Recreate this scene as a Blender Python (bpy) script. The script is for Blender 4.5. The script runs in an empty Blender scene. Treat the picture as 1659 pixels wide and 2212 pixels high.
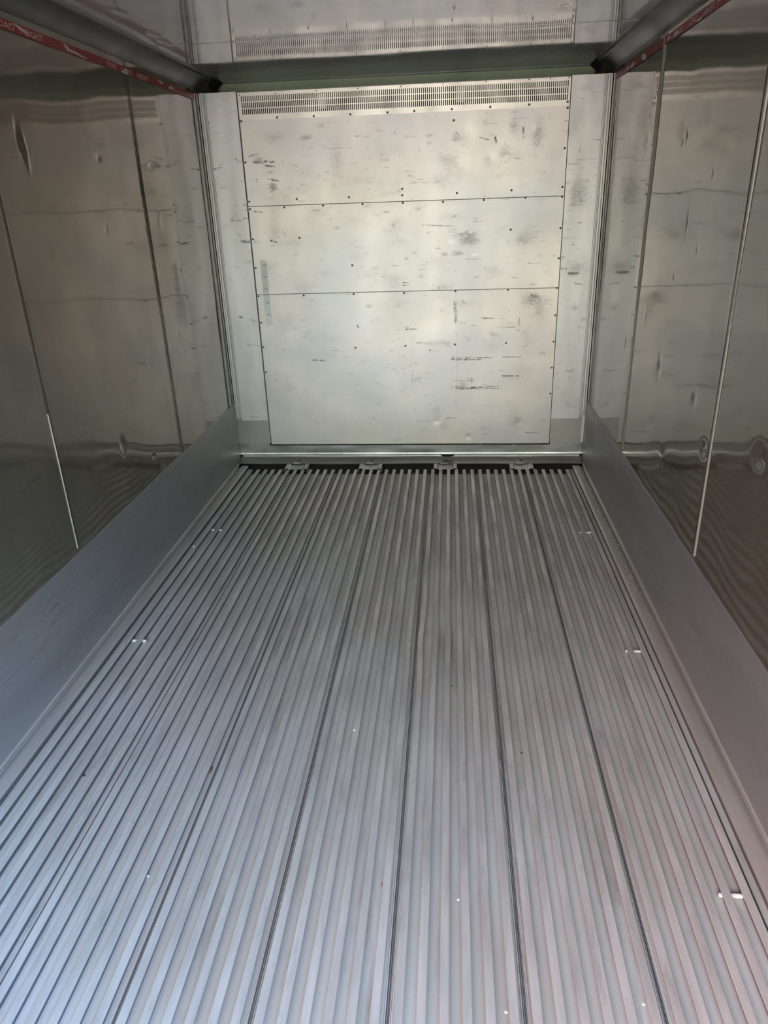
import bpy, bmesh, math, random
import numpy as np
from mathutils import Vector

sc = bpy.context.scene
COL = sc.collection
random.seed(7)
RNG = np.random.default_rng(11)

# ------------------------------------------------------------------ camera
CAM = (0.2771, -4.5514, 1.6153)
ROT = (1.1598, 0.0321, 0.0844)
FPX = 1559.5
cd = bpy.data.cameras.new('camera')
cam = bpy.data.objects.new('camera', cd)
COL.objects.link(cam)
cam.location = CAM
cam.rotation_euler = ROT
cd.sensor_fit = 'HORIZONTAL'
cd.sensor_width = 36.0
cd.lens = FPX / 1659 * 36.0
cd.clip_start = 0.02
sc.camera = cam

# ------------------------------------------------------------------ view
sc.view_settings.view_transform = 'Standard'
sc.view_settings.look = 'None'
sc.view_settings.gamma = 1
sc.view_settings.use_curve_mapping = False
sc.view_settings.exposure = 1.6
sc.cycles.use_denoising = True
sc.cycles.max_bounces = 8
sc.cycles.glossy_bounces = 6
sc.cycles.diffuse_bounces = 5
sc.cycles.sample_clamp_indirect = 8

# ------------------------------------------------------------------ daylight outside the open doors
w = bpy.data.worlds.new('daylight')
sc.world = w
w.use_nodes = True
nt = w.node_tree
nt.nodes.clear()
N = nt.nodes.new
L = nt.links.new
tc = N('ShaderNodeTexCoord')
sep = N('ShaderNodeSeparateXYZ')
L(tc.outputs['Generated'], sep.inputs[0])
# height bands: yard, tree line, bright haze, blue sky
rz = N('ShaderNodeMapRange'); rz.inputs[1].default_value = -1; rz.inputs[2].default_value = 1
L(sep.outputs[2], rz.inputs[0])
ramp = N('ShaderNodeValToRGB')
L(rz.outputs[0], ramp.inputs[0])
cr = ramp.color_ramp
cr.elements[0].position = 0.0; cr.elements[0].color = (0.40, 0.36, 0.33, 1)
cr.elements[1].position = 1.0; cr.elements[1].color = (0.55, 0.85, 1.45, 1)
for p, c in ((0.46, (0.55, 0.49, 0.44, 1)), (0.50, (0.55, 0.52, 0.44, 1)), (0.515, (0.32, 0.40, 0.27, 1)),
             (0.57, (0.40, 0.50, 0.34, 1)), (0.64, (1.70, 1.70, 1.55, 1)), (0.74, (2.2, 2.4, 2.6, 1)),
             (0.85, (2.0, 2.5, 3.2, 1))):
    e = cr.elements.new(p); e.color = c
# warmer towards -x, bluer towards +x
rx = N('ShaderNodeMapRange'); rx.inputs[1].default_value = -0.55; rx.inputs[2].default_value = 0.55
L(sep.outputs[0], rx.inputs[0])
rampx = N('ShaderNodeValToRGB')
L(rx.outputs[0], rampx.inputs[0])
rampx.color_ramp.elements[0].color = (1.70, 0.86, 0.74, 1)
rampx.color_ramp.elements[1].color = (0.98, 1.55, 2.5, 1)
for p in (0.35, 0.65):
    e = rampx.color_ramp.elements.new(p); e.color = (1.0, 1.0, 1.0, 1)
mul = N('ShaderNodeMix'); mul.data_type = 'RGBA'; mul.blend_type = 'MULTIPLY'
rh = N('ShaderNodeMapRange'); rh.inputs[1].default_value = -0.30; rh.inputs[2].default_value = 0.25
L(sep.outputs[2], rh.inputs[0]); L(rh.outputs[0], mul.inputs[0])
L(ramp.outputs[0], mul.inputs[6]); L(rampx.outputs[0], mul.inputs[7])
bg = N('ShaderNodeBackground'); bg.inputs[1].default_value = 1.6
L(mul.outputs[2], bg.inputs[0])
wo = N('ShaderNodeOutputWorld')
L(bg.outputs[0], wo.inputs[0])

DOOR_Y = -5.42
pl = bpy.data.lights.new('door_daylight_portal', 'AREA')
pl.shape = 'RECTANGLE'; pl.size = 2.26; pl.size_y = 2.26
pl.cycles.is_portal = True
po = bpy.data.objects.new('door_daylight_portal', pl)
COL.objects.link(po)
po.location = (0, DOOR_Y - 0.01, 1.13)
po.rotation_euler = (math.pi / 2, 0, 0)      # faces +y, into the container

# ------------------------------------------------------------------ helpers
def rot_matrix(rx_, ry_, rz_):
    cx, sx, cy, sy, cz, sz = math.cos(rx_), math.sin(rx_), math.cos(ry_), math.sin(ry_), math.cos(rz_), math.sin(rz_)
    X = np.array([[1, 0, 0], [0, cx, -sx], [0, sx, cx]])
    Y = np.array([[cy, 0, sy], [0, 1, 0], [-sy, 0, cy]])
    Z = np.array([[cz, -sz, 0], [sz, cz, 0], [0, 0, 1]])
    return Z @ Y @ X
_M = rot_matrix(*ROT)
def at(u, v, ax, val):
    """photo pixel -> point on the plane axis=val"""
    d = _M @ np.array([(u - 829.5) / FPX, -(v - 1106) / FPX, -1.0])
    t = (val - CAM[ax]) / d[ax]
    return np.array(CAM) + t * d
def back(u, v, y=0.0):
    p = at(u, v, 1, y)
    return p[0], p[2]

def new_obj(name, verts, faces, mat, parent=None, smooth=False, sharp=None):
    me = bpy.data.meshes.new(name)
    me.from_pydata([tuple(v) for v in verts], [], faces)
    me.update()
    o = bpy.data.objects.new(name, me)
    COL.objects.link(o)
    if mat: me.materials.append(mat)
    if parent: o.parent = parent
    if smooth:
        me.polygons.foreach_set('use_smooth', [True] * len(me.polygons))
        if sharp is not None:
            me.set_sharp_from_angle(angle=sharp)
    return o

class MB:
    def __init__(s): s.v = []; s.f = []
    def add(s, vs, fs):
        b = len(s.v); s.v += [tuple(q) for q in vs]; s.f += [tuple(i + b for i in f) for f in fs]
    def box(s, x0, x1, y0, y1, z0, z1):
        s.add([(x0, y0, z0), (x1, y0, z0), (x1, y1, z0), (x0, y1, z0), (x0, y0, z1), (x1, y0, z1), (x1, y1, z1), (x0, y1, z1)],
              [(0, 3, 2, 1), (4, 5, 6, 7), (0, 1, 5, 4), (1, 2, 6, 5), (2, 3, 7, 6), (3, 0, 4, 7)])
    def extrude_y(s, prof, y0, y1):
        """closed counter-clockwise (x,z) profile pulled along y"""
        n = len(prof)
        vs = [(x, y0, z) for x, z in prof] + [(x, y1, z) for x, z in prof]
        fs = [(i, (i + 1) % n, n + (i + 1) % n, n + i) for i in range(n)]
        fs += [tuple(reversed(range(n))), tuple(range(n, 2 * n))]
        s.add(vs, fs)
    def extrude_z(s, prof, z0, z1):
        n = len(prof)
        vs = [(x, y, z0) for x, y in prof] + [(x, y, z1) for x, y in prof]
        fs = [(i, (i + 1) % n, n + (i + 1) % n, n + i) for i in range(n)]
        fs += [tuple(reversed(range(n))), tuple(range(n, 2 * n))]
        s.add(vs, fs)
    def extrude_x(s, prof, x0, x1, steps=1, wob=None):
        n = len(prof); b = []
        for k in range(steps + 1):
            x = x0 + (x1 - x0) * k / steps
            dz = wob(x) if wob else 0
            b += [(x, y, z + dz) for y, z in prof]
        fs = []
        for k in range(steps):
            fs += [(k * n + i, k * n + (i + 1) % n, (k + 1) * n + (i + 1) % n, (k + 1) * n + i) for i in range(n)]
        fs += [tuple(reversed(range(n))), tuple(range(steps * n, (steps + 1) * n))]
        s.add(b, fs)
    def tube(s, path, r, n=8):
        path = [Vector(p) for p in path]
        rings = []
        for i, p in enumerate(path):
            t = (path[min(i + 1, len(path) - 1)] - path[max(i - 1, 0)]).normalized()
            a = t.orthogonal().normalized(); b = t.cross(a)
            rr = r[i] if isinstance(r, (list, tuple)) else r
            rings += [p + rr * (math.cos(2 * math.pi * k / n) * a + math.sin(2 * math.pi * k / n) * b) for k in range(n)]
        fs = []
        for i in range(len(path) - 1):
            fs += [(i * n + k, i * n + (k + 1) % n, (i + 1) * n + (k + 1) % n, (i + 1) * n + k) for k in range(n)]
        fs += [tuple(reversed(range(n))), tuple((len(path) - 1) * n + k for k in range(n))]
        s.add(rings, fs)
    def lathe_y(s, cx, y0, cz, prof, n=14):
        """disc-like solid facing -y; prof = [(radius, depth towards -y)] from rim to centre"""
        vs = []
        for r, d in prof[:-1]:
            vs += [(cx + r * math.cos(2 * math.pi * k / n), y0 - d, cz + r * math.sin(2 * math.pi * k / n)) for k in range(n)]
        vs.append((cx, y0 - prof[-1][1], cz))
        m = len(prof) - 1
        fs = []
        for i in range(m - 1):
            fs += [(i * n + k, i * n + (k + 1) % n, (i + 1) * n + (k + 1) % n, (i + 1) * n + k) for k in range(n)]
        fs += [((m - 1) * n + k, (m - 1) * n + (k + 1) % n, m * n) for k in range(n)]
        s.add(vs, fs)
    def build(s, name, mat, parent=None, smooth=False, sharp=0.6):
        o = new_obj(name, s.v, s.f, mat, parent, smooth, sharp if smooth else None)
        bm = bmesh.new(); bm.from_mesh(o.data)
        bmesh.ops.recalc_face_normals(bm, faces=bm.faces)
        bm.to_mesh(o.data); bm.free()
        return o

def tag(o, label=None, cat=None, group=None, kind=None):
    if label: o['label'] = label
    if cat: o['category'] = cat
    if group: o['group'] = group
    if kind: o['kind'] = kind
    return o
def empty(name, loc, label, cat, group=None):
    o = bpy.data.objects.new(name, None)
    o.empty_display_size = 0.05
    COL.objects.link(o)
    o.location = loc
    return tag(o, label, cat, group)
def adopt(parent, child):
    """parent a mesh built in world coordinates under an empty that stands elsewhere"""
    child.parent = parent
    child.location = -parent.location
    return child

# ---- smooth random fields and painted wear maps --------------------------------
def field(nu, nv, cu, cv, rng=RNG):
    """bilinear/cosine random field, nu x nv samples with cu x cv cells, range 0..1"""
    cu = max(2, int(cu)); cv = max(2, int(cv))
    g = rng.random((cu + 1, cv + 1))
    a = np.linspace(0, cu - 1e-6, nu); b = np.linspace(0, cv - 1e-6, nv)
    ia = a.astype(int); ib = b.astype(int)
    fa = a - ia; fb = b - ib
    fa = fa * fa * (3 - 2 * fa); fb = fb * fb * (3 - 2 * fb)
    A = g[ia][:, ib] * (1 - fb) + g[ia][:, ib + 1] * fb
    B = g[ia + 1][:, ib] * (1 - fb) + g[ia + 1][:, ib + 1] * fb
    return A * (1 - fa)[:, None] + B * fa[:, None]

class Wear:
    """a rectangular map of wear (0 clean .. 1 dark, negative = bright scrape) over (u, v) in metres"""
    def __init__(s, us, vs):
        s.us, s.vs = np.asarray(us), np.asarray(vs)
        s.g = np.zeros((len(us), len(vs)))
        nu, nv = len(us), len(vs)
        s.rag = field(nu, nv, (us[-1] - us[0]) / 0.012, (vs[-1] - vs[0]) / 0.006)
        r2 = field(nu, nv, (us[-1] - us[0]) / 0.0055, (vs[-1] - vs[0]) / 0.0032)
        s.rag = np.clip((0.55 * s.rag + 0.45 * r2 - 0.30) * 2.6, 0, 1.15)
        s.h = np.zeros_like(s.g)
    def _win(s, u0, u1, v0, v1):
        a = np.searchsorted(s.us, [u0, u1]); b = np.searchsorted(s.vs, [v0, v1])
        if a[0] == a[1] or b[0] == b[1]: return None
        return slice(a[0], a[1]), slice(b[0], b[1])
    def line(s, p, q, wd, st):
        m = wd * 2.2
        win = s._win(min(p[0], q[0]) - m, max(p[0], q[0]) + m, min(p[1], q[1]) - m, max(p[1], q[1]) + m)
        if win is None: return
        U = s.us[win[0]][:, None]; V = s.vs[win[1]][None, :]
        d = np.array([q[0] - p[0], q[1] - p[1]]); l2 = max(d @ d, 1e-9)
        t = np.clip(((U - p[0]) * d[0] + (V - p[1]) * d[1]) / l2, 0, 1)
        dist = np.hypot(U - p[0] - t * d[0], V - p[1] - t * d[1])
        a = np.clip(1.3 - dist / (wd * 0.85), 0, 1) * st * (0.15 + 1.1 * s.rag[win]) * (1 - 0.45 * t)
        s.g[win] = np.where(np.abs(a) > np.abs(s.g[win]), a, s.g[win])
    def blob(s, c, ru, rv, st, hard=1.5):
        win = s._win(c[0] - ru * 1.4, c[0] + ru * 1.4, c[1] - rv * 1.4, c[1] + rv * 1.4)
        if win is None: return
        U = s.us[win[0]][:, None]; V = s.vs[win[1]][None, :]
        r = np.sqrt(((U - c[0]) / ru) ** 2 + ((V - c[1]) / rv) ** 2) + (s.rag[win] - 0.5) * 0.9
        a = np.clip((1.0 - r) * hard, 0, 1) * st * (0.30 + 0.9 * s.rag[win])
        s.g[win] = s.g[win] + a
    def scatter(s, n, st, rng=RNG, horiz=True, lmax=0.05):
        for _ in range(n):
            u = rng.uniform(s.us[0], s.us[-1]); v = rng.uniform(s.vs[0], s.vs[-1])
            k = rng.random(); l = rng.exponential(lmax * 0.35)
            if k < 0.6: s.line((u, v), (u + l, v + rng.normal() * 0.002), rng.uniform(0.001, 0.0025), st * rng.uniform(0.2, 1))
            elif k < 0.75: s.line((u, v), (u + rng.normal() * 0.003, v + l * 0.7), 0.0015, st * rng.uniform(0.2, 0.8))
            else: s.blob((u, v), rng.uniform(0.004, 0.03), rng.uniform(0.003, 0.014), st * rng.uniform(0.1, 0.6))
    def smears(s, n, st, ru, rv, rng=RNG):
        for _ in range(n):
            s.blob((rng.uniform(s.us[0], s.us[-1]), rng.uniform(s.vs[0], s.vs[-1])), rng.uniform(0.3, 1) * ru,
                   rng.uniform(0.3, 1) * rv, st * rng.uniform(-0.5, 1), 1.0)
    def dent(s, c, ru, rv, depth):
        win = s._win(c[0] - ru * 2, c[0] + ru * 2, c[1] - rv * 2, c[1] + rv * 2)
        if win is None: return
        U = s.us[win[0]][:, None]; V = s.vs[win[1]][None, :]
        s.h[win] += depth * np.exp(-2 * (((U - c[0]) / ru) ** 2 + ((V - c[1]) / rv) ** 2))

def text_mesh(body, size):
    cu = bpy.data.curves.new('lettering', 'FONT'); cu.body = body; cu.size = size; cu.resolution_u = 3
    cu.offset = 0.0004
    o = bpy.data.objects.new('tmp', cu); COL.objects.link(o)
    dg = bpy.context.evaluated_depsgraph_get()
    me = bpy.data.meshes.new_from_object(o.evaluated_get(dg))
    bpy.data.objects.remove(o)
    co = np.array([v.co[:] for v in me.vertices])
    return co, [tuple(p.vertices) for p in me.polygons]

def grid_sheet(name, us, vs, place, wear, mat, parent=None, flip=False):
    """a sheet whose every vertex carries the wear value; place(U, V, H) -> xyz arrays"""
    nu, nv = len(us), len(vs)
    U, V = np.meshgrid(us, vs, indexing='ij')
    xyz = np.stack(place(U, V, wear.h), -1).reshape(-1, 3)
    idx = np.arange(nu * nv).reshape(nu, nv)
    q = np.stack([idx[:-1, :-1], idx[1:, :-1], idx[1:, 1:], idx[:-1, 1:]], -1).reshape(-1, 4)
    if flip: q = q[:, ::-1]
    me = bpy.data.meshes.new(name)
    me.vertices.add(len(xyz)); me.vertices.foreach_set('co', xyz.ravel().astype(np.float32))
    me.loops.add(q.size); me.loops.foreach_set('vertex_index', q.ravel().astype(np.int32))
    me.polygons.add(len(q))
    me.polygons.foreach_set('loop_start', np.arange(0, q.size, 4, dtype=np.int32))
    me.update(calc_edges=True)
    me.polygons.foreach_set('use_smooth', np.ones(len(q), dtype=bool))
    at_ = me.attributes.new('wear', 'FLOAT', 'POINT')
    at_.data.foreach_set('value', wear.g.ravel().astype(np.float32))
    me.materials.append(mat)
    o = bpy.data.objects.new(name, me)
    COL.objects.link(o)
    if parent: o.parent = parent
    return o

def join_into(o, mb, mat_index=0):
    """add plain closed geometry (edges and backs of a sheet) to a grid mesh"""
    bm = bmesh.new(); bm.from_mesh(o.data)
    vs = [bm.verts.new(v) for v in mb.v]
    for f in mb.f: bm.faces.new([vs[i] for i in f])
    bm.to_mesh(o.data); bm.free()

# ------------------------------------------------------------------ materials
def metal(name, color, rough=0.35, metallic=1.0, ior=1.5, spec=0.5, wear=False, streak=None, streak_amt=0.12,
          bump=0.0, bump_scale=3.0, aniso=0.0, dirt=(0.10, 0.105, 0.10), dirt_scale=6.0, dirt_amt=0.0, rough_var=0.08,
          tint=None, fine=0.0, fine_vec=None):
    m = bpy.data.materials.new(name); m.use_nodes = True
    t = m.node_tree; b = t.nodes['Principled BSDF']
    A = t.nodes.new; K = t.links.new
    b.inputs['Metallic'].default_value = metallic
    b.inputs['Roughness'].default_value = rough
    b.inputs['IOR'].default_value = ior
    b.inputs['Specular IOR Level'].default_value = spec
    if aniso: b.inputs['Anisotropic'].default_value = aniso
    geo = A('ShaderNodeNewGeometry')
    col = None
    def noise(scale, detail, vec=None, rough_=0.55):
        mp = A('ShaderNodeMapping'); K(geo.outputs['Position'], mp.inputs[0])
        mp.inputs['Scale'].default_value = vec or (1, 1, 1)
        n = A('ShaderNodeTexNoise'); n.inputs['Scale'].default_value = scale; n.inputs['Detail'].default_value = detail
        n.inputs['Roughness'].default_value = rough_
        K(mp.outputs[0], n.inputs['Vector']); return n
    def mix(fac, a, c, blend='MIX'):
        x = A('ShaderNodeMix'); x.data_type = 'RGBA'; x.blend_type = blend
        if hasattr(fac, 'type') or isinstance(fac, bpy.types.NodeSocket): K(fac, x.inputs[0])
        else: x.inputs[0].default_value = fac
        for s_, i in ((a, 6), (c, 7)):
            if isinstance(s_, bpy.types.NodeSocket): K(s_, x.inputs[i])
            else: x.inputs[i].default_value = (*s_, 1)
        return x.outputs[2]
    def rng_(sock, a, b_, c, d):
        r = A('ShaderNodeMapRange'); K(sock, r.inputs[0])
        for i, v in zip((1, 2, 3, 4), (a, b_, c, d)): r.inputs[i].default_value = v
        return r.outputs[0]
    dark = tuple(c * (1 - streak_amt) for c in color); lite = tuple(min(1, c * (1 + streak_amt)) for c in color)
    n1 = noise(*(streak or (5.0, 5)) [:2], vec=(streak[2] if streak and len(streak) > 2 else None))
    col = mix(rng_(n1.outputs[0], 0.3, 0.7, 0, 1), dark, lite)
    if tint:
        n3 = noise(1.7, 2)
        col = mix(rng_(n3.outputs[0], 0.4, 0.65, 0, 1), col, tint)
    rsock = rng_(n1.outputs[0], 0.3, 0.7, rough + rough_var, max(0.02, rough - rough_var))
    if dirt_amt:
        n2 = noise(dirt_scale, 8, vec=(streak[2] if streak and len(streak) > 2 else None), rough_=0.7)
        f = rng_(n2.outputs[0], 0.56, 0.74, 0, dirt_amt)
        col = mix(f, col, dirt)
    if wear:
        at_ = A('ShaderNodeAttribute'); at_.attribute_name = 'wear'
        fp = rng_(at_.outputs['Fac'], 0.0, 1.0, 0.0, 0.9)
        fn = rng_(at_.outputs['Fac'], 0.0, -1.0, 0.0, 0.9)
        col = mix(fp, col, dirt)
        col = mix(fn, col, tuple(min(1, c * 1.25 + 0.05) for c in color))
        ad = A('ShaderNodeMath'); ad.operation = 'MULTIPLY_ADD'
        K(fp, ad.inputs[0]); ad.inputs[1].default_value = 0.35; K(rsock, ad.inputs[2])
        rsock = ad.outputs[0]
    K(col, b.inputs['Base Color'])
    K(rsock, b.inputs['Roughness'])
    if bump or fine:
        prev = None
        if bump:
            nb = noise(bump_scale, 1.5, rough_=0.4)
            bp = A('ShaderNodeBump'); bp.inputs['Strength'].default_value = 1; bp.inputs['Distance'].default_value = bump
            K(nb.outputs[0], bp.inputs['Height']); prev = bp.outputs[0]
        if fine:
            nf = noise(60, 4, vec=fine_vec)
            bf = A('ShaderNodeBump'); bf.inputs['Strength'].default_value = 1; bf.inputs['Distance'].default_value = fine
            K(nf.outputs[0], bf.inputs['Height'])
            if prev: K(prev, bf.inputs['Normal'])
            prev = bf.outputs[0]
        K(prev, b.inputs['Normal'])
    return m

M_WALL = metal('glossy_wall_sheet', (0.125, 0.115, 0.088), rough=0.065, metallic=0.0, ior=2.5, spec=0.5, wear=True,
               streak=(3.0, 4, (1, 1, 0.5)), streak_amt=0.18, bump=0.0035, bump_scale=2.6, dirt=(0.03, 0.03, 0.028), rough_var=0.02,
               fine=0.00001, fine_vec=(1, 1, 6))
M_WALL.node_tree.nodes['Principled BSDF'].inputs['Specular Tint'].default_value = (1.0, 0.95, 0.85, 1)
M_CEIL = metal('glossy_ceiling_sheet', (0.30, 0.30, 0.30), rough=0.06, metallic=0.0, ior=2.6, wear=True,
               streak=(3.0, 4), streak_amt=0.12, bump=0.0007, bump_scale=2.2, dirt=(0.06, 0.06, 0.055), rough_var=0.03)
M_PANEL = metal('worn_aluminium_panel', (0.88, 0.845, 0.785), rough=0.42, metallic=0.85, wear=True,
                streak=(3.0, 5, (1.2, 1, 0.5)), streak_amt=0.05, rough_var=0.03, tint=(0.76, 0.77, 0.77), dirt=(0.16, 0.165, 0.155), bump=0.0012,
                bump_scale=3.0, fine=0.00002, fine_vec=(0.2, 1, 4))
M_COLUMN = metal('pale_aluminium_column', (0.84, 0.85, 0.83), rough=0.44, metallic=0.85, wear=True,
                 streak=(4.0, 6, (3.0, 1, 0.4)), streak_amt=0.05, dirt=(0.17, 0.18, 0.165), rough_var=0.03, bump=0.0002, bump_scale=3)
M_GRILLE = metal('grille_sheet', (0.82, 0.80, 0.74), rough=0.38, streak_amt=0.05)
M_PATCH = metal('grey_patch_plate', (0.52, 0.52, 0.49), rough=0.42, streak_amt=0.06)
M_RAIL = metal('dull_rail_sheet', (0.40, 0.415, 0.41), rough=0.38, wear=True, streak=(3, 4, (0.4, 1, 2)), streak_amt=0.1,
               dirt=(0.12, 0.12, 0.11))
M_KICK = metal('scuffed_kick_plate', (0.38, 0.385, 0.385), rough=0.48, metallic=0.5, wear=True,
               streak=(2.5, 6, (1, 0.35, 2.0)), streak_amt=0.12, dirt=(0.10, 0.10, 0.10), rough_var=0.06, dirt_amt=0.3,
               dirt_scale=9, fine=0.00005, fine_vec=(1, 0.2, 8))
M_BAR = metal('worn_floor_rail', (0.56, 0.56, 0.55), rough=0.50, metallic=0.30, streak=(14, 8, (1.5, 0.22, 1)), streak_amt=0.22,
              dirt=(0.20, 0.195, 0.18), dirt_amt=0.45, dirt_scale=22, rough_var=0.06)
M_TRAY = metal('floor_channel', (0.70, 0.685, 0.67), rough=0.58, metallic=0.10, streak=(10, 6, (1, 0.15, 1)), streak_amt=0.16, tint=(0.62, 0.56, 0.51),
               dirt=(0.17, 0.14, 0.12), dirt_amt=0.6, dirt_scale=8, rough_var=0.06)
M_SEAMLIP = metal('dark_seam_lip', (0.40, 0.39, 0.40), rough=0.5, metallic=0.4)
M_JOINT = metal('grey_joint_filler', (0.26, 0.255, 0.235), rough=0.5, metallic=0.2)
M_WEB = metal('shaded_rail_stem', (0.17, 0.165, 0.165), rough=0.6, metallic=0.2)  # dark colour carries the shade on the channel flanks
M_ANGLE2 = metal('dark_dull_angle', (0.30, 0.295, 0.28), rough=0.42, metallic=0.5, streak=(6, 6, (0.4, 1, 1)), streak_amt=0.25, dirt_amt=0.5)
M_UNDER = metal('dirty_subfloor', (0.14, 0.135, 0.125), rough=0.6, metallic=0.2)
M_ANGLE = metal('dull_angle_strip', (0.50, 0.495, 0.475), rough=0.45, metallic=0.5, streak=(6, 6, (0.4, 1, 1)), streak_amt=0.15, dirt_amt=0.5)
M_STRIP = metal('bright_ledge_strip', (0.80, 0.79, 0.76), rough=0.4, streak_amt=0.05)
M_LEDGE = metal('gutter_ledge', (0.47, 0.455, 0.43), rough=0.42, metallic=0.3, streak=(12, 7, (1, 0.12, 1)), streak_amt=0.14,
                dirt=(0.2, 0.19, 0.17), dirt_amt=0.4, dirt_scale=14, fine=0.0002, fine_vec=(1, 0.3, 1))
M_COVE = metal('dark_cove_trim', (0.060, 0.064, 0.056), rough=0.40, metallic=0.0, ior=1.4, streak_amt=0.15, dirt_amt=0.2)
M_BLACK = metal('black_foam_and_void', (0.010, 0.011, 0.010), rough=0.8, metallic=0)
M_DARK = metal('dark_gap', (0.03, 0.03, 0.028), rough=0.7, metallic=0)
M_GREEN = metal('green_primer', (0.66, 0.80, 0.55), rough=0.55, metallic=0, streak_amt=0.06)
M_SCREW = metal('dull_screw', (0.16, 0.165, 0.155), rough=0.45, metallic=0.6)
M_RIVET = metal('bright_rivet', (0.78, 0.77, 0.74), rough=0.25)
M_RED = metal('red_tape', (0.30, 0.028, 0.018), rough=0.42, metallic=0, streak_amt=0.1)
M_TEXT = metal('tape_lettering', (0.72, 0.62, 0.56), rough=0.55, metallic=0, streak_amt=0.03)
M_TORN = metal('torn_backing', (0.66, 0.60, 0.54), rough=0.6, metallic=0, streak_amt=0.05)
M_STICK = metal('pale_sticker', (0.68, 0.73, 0.72), rough=0.45, metallic=0.7, streak_amt=0.02)
M_PATCH_INK = metal('faded_ink', (0.22, 0.22, 0.21), rough=0.6, metallic=0)
M_INK = metal('ink', (0.05, 0.05, 0.05), rough=0.6, metallic=0)
M_ROD = metal('bright_steel_rod', (0.78, 0.78, 0.77), rough=0.6, metallic=0.0, streak_amt=0.05)
M_SEAM = metal('dark_sealant', (0.05, 0.048, 0.04), rough=0.5, metallic=0)
M_BEADSEAL = metal('pale_sealant_bead', (0.46, 0.45, 0.38), rough=0.40, metallic=0.4)
M_PAPER = metal('white_scrap', (0.80, 0.80, 0.78), rough=0.7, metallic=0, streak_amt=0.02)
M_RUST = metal('rust_chip', (0.30, 0.19, 0.12), rough=0.8, metallic=0)
M_DIRT = metal('black_crumb', (0.03, 0.03, 0.035), rough=0.8, metallic=0)

# ------------------------------------------------------------------ room dimensions
WX = 1.14            # inner face of the side walls
ZC = 2.255           # ceiling
Y0 = DOOR_Y          # door end
YB = 0.25            # rear bulkhead of the shell (green)
ZTOP = 2.183         # top of the inner bulkhead
KZ = 0.4014          # kick plate height

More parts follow.
